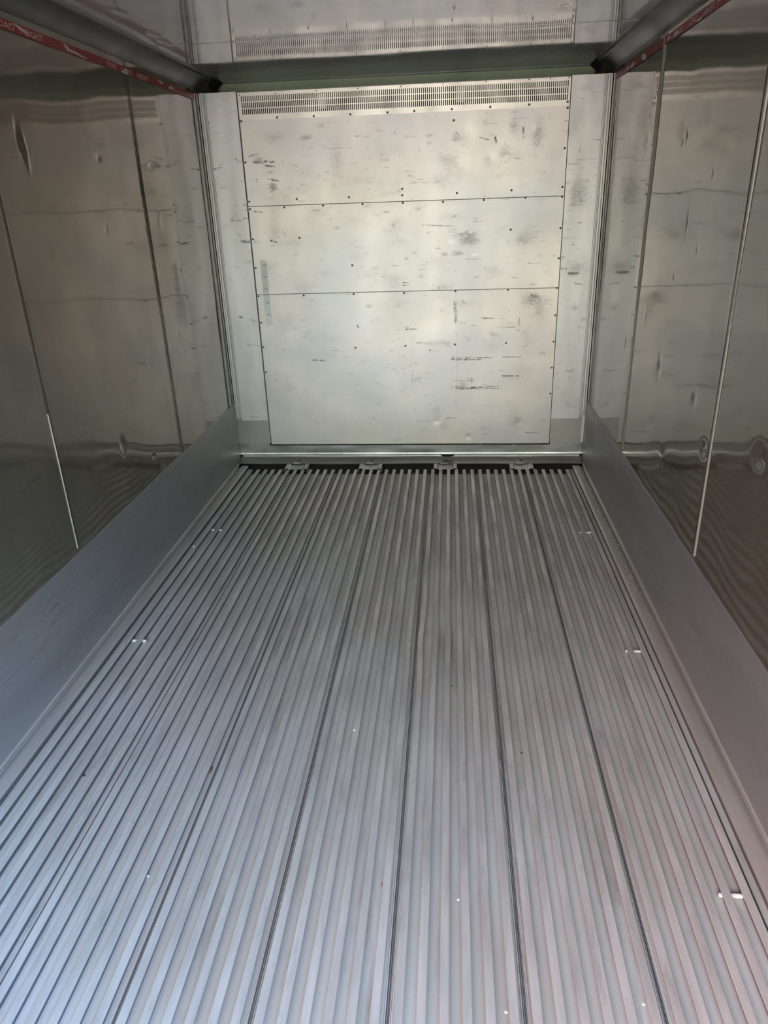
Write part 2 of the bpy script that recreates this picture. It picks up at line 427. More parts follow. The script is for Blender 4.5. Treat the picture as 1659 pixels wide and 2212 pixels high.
# ---- side walls -----------------------------------------------------------------
def side_wall(sgn, name):
    ys = np.arange(Y0, 0.0, 0.006)
    seams = (-3.30, -2.175, -1.0)
    extra = np.concatenate([[s_ + d for d in np.linspace(-0.022, 0.022, 12)] for s_ in seams])
    ys = np.unique(np.concatenate([ys, extra, [0.0, YB]]))
    zs = np.arange(0.0, 2.21, 0.006); zs = np.append(zs, 2.215)
    wr = Wear(ys, zs)
    P = lambda u, v: tuple(at(u, v, 0, sgn * WX)[1:])
    wr.scatter(420, 0.5)
    wr.smears(60, 0.16, 0.22, 0.14)
    if sgn < 0:
        for u, v, a, b_, dp in ((40, 300, 0.012, 0.07, 0.012), (55, 330, 0.012, 0.08, -0.010), (213, 342, 0.03, 0.02, 0.006),
                                (326, 360, 0.04, 0.02, 0.005), (265, 960, 0.03, 0.06, 0.006), (333, 985, 0.02, 0.02, 0.004),
                                (385, 720, 0.03, 0.012, 0.004), (410, 745, 0.01, 0.02, 0.004), (230, 495, 0.02, 0.03, 0.002),
                                (315, 500, 0.05, 0.05, 0.003), (345, 480, 0.03, 0.05, -0.003)):
            wr.dent(P(u, v), a, b_ * 0.8, dp * 0.6)
        for a, b_, wd, st in (((288, 824), (296, 820), 0.006, .9), ((292, 808), (298, 805), 0.002, .5), ((62, 1046), (86, 1029), 0.005, .9),
                              ((50, 1064), (60, 1050), 0.003, .6), ((418, 832), (445, 816), 0.003, .7), ((454, 865), (464, 858), 0.003, .7),
                              ((163, 896), (173, 893), 0.005, .6), ((400, 922), (450, 890), 0.002, .45), ((288, 930), (308, 916), 0.002, .4),
                              ((378, 722), (396, 714), 0.003, .5), ((379, 786), (382, 790), 0.004, .6), ((24, 340), (42, 337), 0.004, .8),
                              ((207, 346), (219, 346), 0.010, .7), ((320, 363), (332, 362), 0.004, .8)):
            wr.line(P(*a), P(*b_), wd, st)
        for c, ru, rv, st in (((325, 405), .10, .07, .25), ((110, 1000), .3, .25, .15), ((157, 445), .05, .015, .4), ((275, 465), .05, .03, .3),
                              ((112, 550), .04, .06, .2), ((162, 500), .03, .06, .22), ((170, 905), .05, .08, .25)):
            wr.blob(P(*c), ru, rv, st)
    else:
        for u, v, a, b_, dp in ((1398, 300, 0.05, 0.06, 0.006), (1484, 292, 0.010, 0.03, 0.006), (1474, 308, 0.008, 0.02, 0.006),
                                (1484, 480, 0.010, 0.06, 0.005), (1540, 375, 0.008, 0.02, 0.004), (1424, 790, 0.03, 0.06, 0.008),
                                (1499, 862, 0.03, 0.03, 0.007), (1352, 740, 0.02, 0.05, 0.006), (1395, 680, 0.02, 0.05, -0.004),
                                (1455, 600, 0.010, 0.02, 0.005), (1505, 540, 0.010, 0.02, 0.004), (1430, 990, 0.05, 0.05, -0.005),
                                (1520, 970, 0.04, 0.04, 0.006), (1640, 990, 0.06, 0.05, 0.008)):
            wr.dent(P(u, v), a, b_, dp * 0.5)
        for a, b_, wd, st in (((1600, 257), (1603, 262), 0.008, .8), ((1597, 270), (1599, 272), 0.006, .8), ((1492, 858), (1500, 866), 0.010, .7),
                              ((1470, 833), (1490, 838), 0.003, .5), ((1440, 805), (1465, 808), 0.003, .4), ((1412, 800), (1418, 808), 0.008, .6),
                              ((1318, 600), (1330, 575), 0.02, .2), ((1315, 802), (1345, 800), 0.004, .4), ((1352, 735), (1355, 750), 0.01, .5)):
            wr.line(P(*a), P(*b_), wd, st)
    # overlap joints pressed into the sheet
    for s_ in seams:
        k = np.exp(-((ys - s_) / 0.006) ** 2)[:, None]
        k2 = np.exp(-((ys - s_ + 0.011) / 0.007) ** 2)[:, None]
        top = (zs > KZ)[None, :]
        wr.h -= 0.0006 * k * top
        wr.h += 0.0005 * k2 * top
    fld = field(len(ys), len(zs), 9, 5) + 0.5 * field(len(ys), len(zs), 22, 12)
    wr.h += (fld - 0.75) * 0.004
    wr.h *= np.clip((-ys - 0.02) / 0.10, 0, 1)[:, None]
    o = grid_sheet(name, ys, zs, lambda U, V, H: (np.full_like(U, sgn * WX) + sgn * H, U, V), wr, M_WALL, flip=(sgn > 0))
    mb = MB()
    a, b_ = sorted((sgn * (WX + 0.02), sgn * (WX + 0.09)))
    mb.box(a, b_, Y0, YB + 0.06, -0.12, 2.36)
    join_into(o, mb)
    tag(o, kind='structure')
    return o
wl = side_wall(-1, 'wall_left')
wr_ = side_wall(1, 'wall_right')

# sealant along the sheet joints of the side walls
for sgn, w_ in ((-1, wl), (1, wr_)):
    for yy, wd, z0 in ((-0.118, 0.006, KZ), (-1.0, 0.0055 if sgn < 0 else 0.002, KZ + 0.02), (-2.175, 0.0055 if sgn < 0 else 0.003, KZ + 0.02), (-3.30, 0.008, KZ)):
        mb = MB()
        x = sgn * (WX - 0.0005)
        mb.extrude_z([(x - sgn * 0.0012, yy - wd / 2), (x + sgn * 0.004, yy - wd / 2), (x + sgn * 0.004, yy + wd / 2), (x - sgn * 0.0012, yy + wd / 2)],
                     z0, 2.195)
        s_ = mb.build('sealant_joint', M_SEAM, w_)
    for yy, wd in (((-1.026, 0.034), (-2.195, 0.014)) if sgn > 0 else ((-2.182, 0.003),)):
        mb = MB(); prof = []
        for k in range(7):
            a = math.pi * k / 6
            prof.append((sgn * (WX + 0.003 - (0.0085 if sgn > 0 else 0.0055) * math.sin(a)), yy + wd / 2 * math.cos(a)))
        mb.extrude_z(prof, KZ + 0.02, 2.19 if sgn > 0 else 0.95)
        mb.build('sealant_bead', M_BEADSEAL, w_, smooth=True, sharp=1.2)

# ---- ceiling ----------------------------------------------------------------------
XC = 1.062
xs = np.arange(-XC, XC + 0.001, 0.012); ysc = np.unique(np.concatenate([np.arange(Y0, YB, 0.010), [YB - 0.005]]))
wc = Wear(xs, ysc)
wc.scatter(120, 0.25); wc.smears(30, 0.12, 0.3, 0.2)
wc.h += (field(len(xs), len(ysc), 5, 12) - 0.5) * 0.002
for s_ in (-0.93, -2.10, -3.25):
    wc.h += 0.0022 * np.exp(-((ysc - s_) / 0.006) ** 2)[None, :]
for u, v in ((255, 25), (330, 75), (350, 90), (1220, 15)):
    p = at(u, v, 2, ZC); wc.dent((p[0], p[1]), 0.02, 0.06, 0.004)
ceil = grid_sheet('ceiling', xs, ysc, lambda U, V, H: (U, V, ZC + H), wc, M_CEIL, flip=True)
mb = MB(); mb.box(-WX - 0.09, WX + 0.09, Y0, YB + 0.06, ZC + 0.02, ZC + 0.10)
join_into(ceil, mb)
tag(ceil, kind='structure')
mb = MB(); mb.box(-XC, XC, YB - 0.055, YB, ZC - 0.0012, ZC + 0.004)
t3 = mb.build('trim_3', metal('ceiling_end_strip', (0.34, 0.35, 0.33), rough=0.25, metallic=0, ior=1.8), None)
tag(t3, kind='structure')

# cove trims between walls and ceiling
for sgn, nm in ((-1, 'trim_1'), (1, 'trim_2')):
    mb = MB()
    prof = [(WX + 0.03, 2.196), (WX - 0.004, 2.196), (WX - 0.006, 2.204), (WX - 0.012, 2.215), (WX - 0.028, 2.230), (WX - 0.052, 2.243), (1.070, 2.247),
            (1.066, 2.241), (1.056, 2.243), (1.054, 2.251), (1.056, 2.262), (WX + 0.03, 2.30)]
    mb.extrude_y([(sgn * x, z) for x, z in prof], Y0, 0.0)
    o = mb.build(nm, M_COVE, smooth=True, sharp=0.5)
    tag(o, kind='structure')

# green rear shell wall behind the bulkhead
mb = MB(); mb.box(-WX - 0.09, WX + 0.09, YB, YB + 0.06, -0.12, ZC + 0.10)
tag(mb.build('wall_back', M_GREEN), kind='structure')

# black foam seals in the top corners behind the bulkhead
for sgn in (-1, 1):
    mb = MB()
    rng = random.Random(3 + sgn)
    prof = [(WX - 0.002, 2.10), (WX - 0.075, 2.10), (WX - 0.085, 2.17), (WX - 0.070, 2.20), (WX - 0.062, 2.225), (WX - 0.080, 2.240), (WX - 0.095, ZC - 0.001), (WX - 0.002, ZC - 0.001)]
    mb.extrude_y([(sgn * x, z) for x, z in prof], 0.004, 0.20)
    o = mb.build('foam_seal', M_BLACK, smooth=False)
    tag(o, 'black foam seal stuffed in the %s top corner behind the bulkhead column' % ('left' if sgn < 0 else 'right'), 'seal', 'foam seals in the top corners')

# ---- floor: subfloor tray, ribbed panels, gutter ledges -----------------------------
GD = 0.026           # depth of the channels
BW = 0.0216          # rail width
P_ = 0.04984
YE = -0.172          # rails stop here
mb = MB(); mb.box(-WX - 0.09, WX + 0.09, Y0, YB + 0.06, -0.12, -0.045)
floor = tag(mb.build('floor', M_UNDER), kind='structure')

def rail(parent, cx, k):
    prof = [(-0.5 * BW + 0.0068, -GD), (-0.5 * BW + 0.0060, -0.0062), (-0.5 * BW, -0.005), (-0.5 * BW, -0.0014), (-0.5 * BW + 0.0016, 0),
            (0.5 * BW - 0.0016, 0), (0.5 * BW, -0.0014), (0.5 * BW, -0.005), (0.5 * BW - 0.0060, -0.0062), (0.5 * BW - 0.0068, -GD)]
    rng = random.Random(k * 13 + 5)
    damaged = -1 <= (k - 2) <= 3
    st = sorted(set([Y0, -4.6, -3.9, -3.2, -1.2, -0.7, YE] + [round(-2.75 + i * (0.02 if damaged else 0.2), 3) for i in range(int(1.3 / (0.02 if damaged else 0.2)) + 1)]))
    vs = []; n = len(prof)
    for y in st:
        bend = 0
        e = 0
        if damaged:
            bend = {1: -.001, 2: -0.004, 3: -0.006, 4: 0.004, 5: 0.003}.get(k, 0) * math.exp(-((y + 2.12) / 0.16) ** 2)
            if k in (2, 3, 4) and -2.55 < y < -1.95: e = max(0, rng.gauss(0, 0.0012))
        w_ = rng.uniform(-0.0002, 0.0002)
        for x, z in prof:
            xx = x + bend + w_
            if e and x < -0.3 * BW and z > -0.01: xx += e * 1.3
            vs.append((cx + xx, y, z))
    fs = []
    for i in range(len(st) - 1):
        fs += [(i * n + j, i * n + (j + 1) % n, (i + 1) * n + (j + 1) % n, (i + 1) * n + j) for j in range(n)]
    fs += [tuple(reversed(range(n))), tuple((len(st) - 1) * n + j for j in range(n))]
    m = MB(); m.v = vs; m.f = fs
    o = m.build('floor_rail', M_BAR, parent, smooth=True, sharp=0.5)
    o.data.materials.append(M_WEB)          # stem under the polished cap, its shade painted as a darker colour
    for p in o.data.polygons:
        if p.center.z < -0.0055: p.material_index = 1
    return o

C0 = -0.0005 - 0.5 * P_ + 0.0235      # a rail centre close to x = 0
centre = lambda k: 0.022 + (k) * P_
for j in range(-4, 3):
    k0 = 3 + 6 * j                       # first rail of this panel
    xa = centre(k0) - 0.5 * P_ + 0.0055; xb = centre(k0 + 5) + 0.5 * P_ - 0.0040
    m = MB()
    prof = [(xa, -GD - 0.006), (xb, -GD - 0.006), (xb, -GD + 0.003), (xb - 0.0025, -GD + 0.003), (xb - 0.004, -GD - 0.001),
            (xa + 0.008, -GD - 0.001), (xa + 0.0065, -GD + 0.001), (xa + 0.005, -GD - 0.001), (xa + 0.003, -GD - 0.001), (xa + 0.0015, -GD + 0.003), (xa, -GD + 0.003)]
    m.extrude_y(prof, Y0, YE - 0.018)
    pnl = m.build('floor_panel', M_TRAY, floor)
    m = MB()                             # interlocking seam lips below the joint
    for a_, b2, zt in ((xa - 0.016, xa + 0.002, -GD - 0.010), (xa - 0.0125, xa - 0.0105, -GD - 0.002), (xa - 0.0070, xa - 0.0045, -GD - 0.0035), (xa - 0.0025, xa - 0.001, -GD - 0.001)):
        m.box(a_, b2, Y0, YE - 0.018, -GD - 0.014, zt)
    m.build('panel_seam', M_SEAMLIP, pnl)
    for i in range(6):
        rail(pnl, centre(k0 + i), k0 + i)
# gutter ledges against both kick plates
for sgn in (-1, 1):
    m = MB()
    xe = 1.061
    prof = [(1.046, -GD - 0.006), (1.135, -GD - 0.006), (1.135, -0.008), (1.128, -0.0120), (1.119, -0.0090), (1.110, -0.0030), (1.098, 0.0004), (1.080, 0.0008), (xe + 0.002, 0.0),
            (xe, -0.0016), (xe, -0.005), (xe + 0.002, -0.0065), (xe + 0.003, -GD), (1.046, -GD)]
    m.extrude_y([(sgn * x, z) for x, z in prof], Y0, -0.100)
    led = m.build('gutter_ledge', M_LEDGE, floor, smooth=True, sharp=0.7)
    led.data.materials.append(M_WEB); led.data.materials.append(M_TRAY)  # ledge flank shade painted dark, as on the rail stems
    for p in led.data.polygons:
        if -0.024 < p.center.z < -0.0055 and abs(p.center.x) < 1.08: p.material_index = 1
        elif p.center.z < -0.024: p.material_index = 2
    rng = random.Random(5)
    path = [(sgn * (1.1325 + rng.uniform(-.0006, .0006)), y, 0.0015 + rng.uniform(-.0005, .0005)) for y in np.arange(Y0, -0.05, 0.05)]
    m = MB(); m.tube(path, 0.0058, 8)
    m.build('weld_bead', M_LEDGE, led, smooth=True, sharp=1.5)
    # knobbly weld spatter along the ledge
    m = MB()
    r2 = random.Random(9 + sgn)
    for i in range(150 if sgn > 0 else 24):
        y = -0.12 - (r2.random() ** 1.3) * (1.9 if sgn > 0 else 1.4)
        x = 1.098 + r2.gauss(0, 0.007); r = r2.uniform(0.0012, 0.0035)
        a = r2.uniform(0, 3.1)
        vs = [(sgn * (x + r * 1.8 * math.cos(t + a)), y + r * 1.8 * math.sin(t + a) * 1.6, 0.0003) for t in np.linspace(0, 2 * math.pi, 7)[:-1]] + [(sgn * x, y, r * 0.9)]
        m.add(vs, [(q, (q + 1) % 6, 6) for q in range(6)] + [tuple(reversed(range(6)))])
    s_ = m.build('weld_spatter', M_LEDGE, led)
    s_['kind'] = 'stuff'

# ---- kick plates --------------------------------------------------------------------
for sgn, nm in ((-1, 'baseboard_left'), (1, 'baseboard_right')):
    ys = np.arange(Y0, -0.004, 0.006); ys = np.append(ys, -0.004)
    zs = np.arange(0.002, KZ, 0.003); zs = np.append(zs, KZ)
    wr = Wear(ys, zs)
    P = lambda u, v: tuple(at(u, v, 0, sgn * (WX - 0.006))[1:])
    wr.scatter(350, 0.45, lmax=0.09); wr.smears(60, 0.22, 0.25, 0.08)
    rng = np.random.default_rng(4 + sgn)
    if sgn < 0:
        for _ in range(130):      # combed dark scratches
            y = rng.normal(-2.45, 0.28); z = rng.normal(0.26, 0.05)
            wr.line((y, z), (y + rng.exponential(0.045), z), 0.0016, rng.uniform(.3, .9))
        for _ in range(50):
            y = rng.normal(-1.55, 0.12); z = rng.normal(0.30, 0.03)
            wr.line((y, z), (y + rng.exponential(0.03), z + 0.001), 0.0022, rng.uniform(.2, .6))
        for (u, v) in ((490, 900), (480, 905)):
            wr.blob(P(u, v), 0.02, 0.03, 0.5)
    else:
        for _ in range(40):
            y = rng.uniform(-3.0, -0.6); z = rng.uniform(0.05, 0.38)
            wr.line((y, z), (y - rng.uniform(0.01, 0.06), z + rng.uniform(-.004, .004)), 0.002, -rng.uniform(.3, 1))
    wob = 0.0012 * np.sin(ys * 9.0) + 0.0006 * np.sin(ys * 23 + 1) + (field(len(ys), 2, 60, 2)[:, 0] - 0.5) * 0.0022
    def place(U, V, H, sgn=sgn, wob=wob, zs=zs):
        k = (V / KZ)
        return (sgn * (WX - 0.006 + 0.002 * k) + sgn * H, U, V + wob[:, None] * k ** 3)
    wr.h += (field(len(ys), len(zs), 14, 2) - 0.5) * 0.003
    o = grid_sheet(nm, ys, zs, place, wr, M_KICK, flip=(sgn > 0))
    m = MB()
    n = len(ys); vs = []
    for i, y in enumerate(ys):
        x = sgn * (WX - 0.004 + wr.h[i, -1]); z = KZ + wob[i]
        vs += [(x, y, z), (x + sgn * 0.0012, y, z + 0.0022), (sgn * (WX + 0.006), y, z + 0.0022)]
    fs = []
    for i in range(n - 1):
        for k in range(2): fs.append((i * 3 + k, (i + 1) * 3 + k, (i + 1) * 3 + k + 1, i * 3 + k + 1))
    m.v = vs; m.f = fs if sgn > 0 else [tuple(reversed(f)) for f in fs]
    join_into(o, m)
    tag(o, kind='structure')

# ------------------------------------------------------------------ the inner bulkhead
YP = 0.010           # face of the centre panels, set back behind the columns
XL, XR = -0.9165, 0.9195
# centre panel -------------------------------------------------------------------
panel = empty('bulkhead_panel', (0, YP, 0.11), 'large worn aluminium centre panel of the end wall, three riveted sheets with scuffs', 'panel')
us = np.arange(XL, XR + 0.001, 0.0032)
def B(u, v): return back(u, v, YP)
sheets = (('upper_sheet', 1.592, 2.046), ('middle_sheet', 1.089, 1.589), ('lower_sheet', 0.114, 1.085))
LINES = [((975, 774), (1025, 773), .0026, .9), ((1030, 773), (1062, 772), .003, .75), ((1085, 771), (1126, 771), .0028, .7), ((975, 777), (1042, 777), .0026, .9),
         ((984, 836), (1030, 836), .003, .8), ((1018, 837), (1078, 834), .0032, .9), ((984, 840), (1083, 839), .003, 1), ((1085, 812), (1120, 812), .0045, .8),
         ((982, 652), (982, 668), .002, .9), ((1039, 687), (1068, 687), .0022, .8), ((677, 778), (700, 779), .0055, .6), ((870, 611), (884, 611), .002, .8),
         ((870, 617), (882, 617), .002, .8), ((876, 711), (900, 711), .0022, .9), ((876, 707), (884, 707), .0015, .6), ((553, 388), (572, 390), .003, .5),
         ((580, 387), (602, 391), .005, .7), ((573, 349), (592, 350), .006, .7), ((574, 358), (594, 360), .005, .7), ((545, 350), (570, 352), .008, .45),
         ((538, 338), (560, 332), .006, .45), ((550, 457), (569, 459), .004, .6), ((586, 520), (597, 523), .006, .7), ((1113, 706), (1078, 709), .002, .5),
         ((1092, 704), (1068, 708), .002, .5), ((1121, 686), (1121, 716), .0015, .7), ((986, 717), (986, 845), .0015, .3), ((913, 486), (985, 489), .003, .4),
         ((1036, 297), (1058, 302), .003, .5), ((984, 284), (1000, 300), .0025, .4), ((1070, 296), (1072, 308), .006, .7), ((578, 701), (583, 701), .003, .8),
         ((901, 910), (960, 908), .002, .4), ((1040, 938), (1056, 937), .003, .6), ((1135, 934), (1163, 935), .004, .5), ((963, 903), (990, 903), .003, .5),
         ((892, 800), (889, 838), .002, .4), ((930, 755), (928, 758), .003, .9), ((942, 536), (952, 537), .002, .8), ((1140, 569), (1172, 568), .002, .3),
         ((1105, 599), (1122, 601), .002, .35), ((985, 866), (986, 880), .002, .6), ((650, 395), (652, 400), .002, .7), ((1130, 274), (1131, 300), .006, .35),
         ((1012, 822), (1026, 822), .003, .4), ((980, 822), (1012, 822), .002, .35), ((1019, 818), (1019, 828), .004, .5), ((900, 740), (922, 742), .005, .3),
         ((1149, 638), (1163, 641), .01, .3), ((1000, 728), (1016, 728), .002, .35), ((1020, 704), (1030, 702), .003, .25), ((772, 703), (775, 709), .003, .8)]
BLOBS = [((661, 297), .045, .02, .35), ((590, 404), .03, .040, .55), ((585, 372), .03, .01, .4), ((594, 298), .05, .02, .18), ((725, 345), .05, .12, .14),
         ((1012, 517), .075, .045, .38), ((1000, 505), .06, .015, .3), ((984, 690), .012, .025, .7), ((984, 668), .014, .06, .4), ((1150, 645), .08, .05, .35),
         ((1165, 670), .05, .07, .25), ((1160, 290), .04, .10, .25), ((1110, 270), .03, .05, .25), ((1090, 330), .05, .05, .22), ((975, 350), .08, .05, .16),
         ((1040, 340), .09, .06, -.25), ((1020, 300), .03, .06, -.2), ((590, 500), .06, .09, .18), ((580, 585), .05, .06, .14), ((600, 440), .12, .05, .14),
         ((610, 700), .06, .10, .12), ((1140, 510), .07, .06, .16), ((1125, 520), .05, .03, .2), ((960, 620), .05, .03, .18), ((1065, 585), .06, .04, .14),
         ((1105, 700), .05, .03, .12), ((960, 740), .06, .02, .22), ((930, 742), .04, .02, .2), ((905, 820), .05, .05, .14), ((960, 920), .05, .05, .28),
         ((1110, 905), .05, .09, .22), ((1045, 925), .04, .03, .25), ((1000, 830), .04, .02, .3), ((625, 835), .03, .04, .22), ((560, 345), .035, .02, .35),
         ((985, 300), .03, .02, .3), ((1050, 265), .03, .02, .22), ((770, 390), .10, .03, .10), ((650, 410), .12, .05, .10), ((990, 547), .05, .015, .3),
         ((975, 522), .035, .012, -1.0), ((1025, 550), .025, .010, -1.0), ((963, 630), .02, .006, -.8), ((575, 390), .05, .014, -.8), ((690, 455), .10, .05, .1),
         ((1153, 275), .012, .03, -.5), ((1007, 345), .05, .05, -.3), ((860, 640), .10, .12, .06), ((1170, 430), .08, .03, .12), ((1122, 800), .10, .06, .10)]
for nm, z0, z1 in sheets:
    zs = np.arange(z0, z1, 0.0032); zs = np.append(zs, z1)
    wr = Wear(us, zs)
    area = (z1 - z0)
    wr.smears(int(90 * area), 0.13, 0.16, 0.07)
    wr.scatter(int(600 * area), 0.5)
    for a, b_, wd, st in LINES: wr.line(B(*a), B(*b_), wd * 1.1, min(1.3, st * 1.4))
    for c, ru, rv, st in BLOBS: wr.blob(B(*c), ru, rv, st)
    for k in range(9):                                     # tyre-print ladder
        c = B(1172 - 1.2 * (k % 3), 252 + k * 7); wr.line((c[0] - .02, c[1] - .008), (c[0] + .015, c[1] + .008), .003, .32)
    for x_, z_, r_ in ((0.36, 1.93, .05), (0.50, 1.80, .04), (0.20, 0.30, .05), (0.75, 0.22, .06), (-0.8, 1.55, .07), (0.45, 1.40, .08), (0.19, 0.27, .025), (0.72, 0.255, .03), (0.40, 0.16, .02)):
        wr.dent((x_, z_), r_, r_ * 1.2, 0.0025)
    wr.h += (field(len(us), len(zs), 7, max(2, 7 * area)) - 0.5) * 0.004
    edge = min(1, 1)
    o = grid_sheet(nm, us, zs, lambda U, V, H: (U, YP + H * 0.6, V), wr, M_PANEL)
    m = MB(); m.box(XL, XR, YP + 0.004, YP + 0.03, z0, z1)
    join_into(o, m)
    adopt(panel, o)
# dark joint grooves between the sheets
for za, zb, xa, xb in ((1.5885, 1.5925, -0.885, 0.885), (1.0855, 1.0885, XL + 0.004, XR - 0.004)):
    m = MB(); m.box(xa, xb, YP - 0.0012, YP + 0.01, za, zb)
    adopt(panel, m.build('joint_groove', M_JOINT))
m = MB(); m.box(-0.86, 0.86, YP - 0.002, YP + 0.01, 0.1085, 0.1135)
adopt(panel, m.build('bottom_gap', M_SEAM))

# slotted vent grille -------------------------------------------------------------
GZ0, GZ1 = 2.040, 2.180
m = MB()
sx0, sx1 = -0.903, 0.908
ns = 165
pitch = (sx1 - sx0) / ns
y0, y1 = YP - 0.003, YP + 0.001
zr = [2.0690, 2.0965, 2.1010, 2.1285, 2.1330, 2.1600]
m.box(XL, XR, y0, y1, GZ0, zr[0]); m.box(XL, XR, y0, y1, zr[5], GZ1)
m.box(sx0, sx1, y0, y1, zr[1], zr[2]); m.box(sx0, sx1, y0, y1, zr[3], zr[4])
m.box(XL, sx0, y0, y1, zr[0], zr[5]); m.box(sx1, XR, y0, y1, zr[0], zr[5])
for za, zb in ((zr[0], zr[1]), (zr[2], zr[3]), (zr[4], zr[5])):
    for i in range(ns):
        x = sx0 + pitch * i
        m.box(x, x + pitch * 0.50, y0, y1, za, zb)
adopt(panel, m.build('vent_grille', M_GRILLE))
# folded top lip of the grille
m = MB(); m.box(XL, XR, YP - 0.003, YP + 0.022, GZ1 - 0.002, GZ1 + 0.0005)
adopt(panel, m.build('grille_lip', M_GRILLE))
# posts behind the grille and a dark sheet added as the shade of the air space
for x in (-0.443, 0.326):
    m = MB(); m.box(x - 0.024, x + 0.024, YP + 0.03, YP + 0.05, 2.085, 2.165)
    adopt(panel, m.build('grille_post', M_PATCH))
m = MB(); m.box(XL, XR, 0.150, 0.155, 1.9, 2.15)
adopt(panel, m.build('slot_shade_sheet', M_DARK))

SCREWS = [(520, 262), (599, 254), (678, 251), (757, 247), (837, 243), (895, 240), (976, 236), (1059, 231), (1143, 226), (1226, 220), (1226, 233),
          (614, 448), (698, 444), (783, 441), (870, 438), (957, 436), (1045, 432), (1135, 427), (1214, 425), (641, 430), (754, 426), (869, 408),
          (869, 422), (987, 417), (1105, 411), (1215, 404), (557, 640), (656, 638), (764, 635), (873, 633), (984, 629), (1097, 626), (1203, 622),
          (529, 351), (537, 436), (539, 452), (546, 517), (552, 579), (563, 697), (569, 750), (574, 804), (1220, 320), (1211, 493), (1208, 558),
          (1200, 681), (1196, 738), (1192, 794), (1190, 850), (980, 260), (647, 514), (761, 573), (1103, 496), (768, 751), (876, 747), (983, 744), (1093, 741)]
SMALL = [(517, 206), (595, 202), (683, 196), (773, 191), (866, 187), (957, 182), (1050, 176), (1143, 170), (1189, 168), (1229, 167)]
def screw(parent, x, z, y, r, mat, name='screw'):
    m = MB()
    m.lathe_y(x, y, z, [(r, 0), (r * 0.96, 0.0012), (r * 0.6, 0.0022), (0, 0.0026)], 12)
    return adopt(parent, m.build(name, mat, smooth=True, sharp=1.0))
for u, v in SCREWS:
    x, z = B(u, v)
    x = min(max(x, XL + 0.008), XR - 0.008)
    screw(panel, x, z, YP - 0.0005 if v > 265 else YP - 0.003, 0.0062, M_SCREW)
for u, v in SMALL:
    x, z = B(u, v)
    x = min(max(x, XL + 0.008), XR - 0.008)
    screw(panel, x, min(z, 2.174), YP - 0.003, 0.0034, M_SCREW)

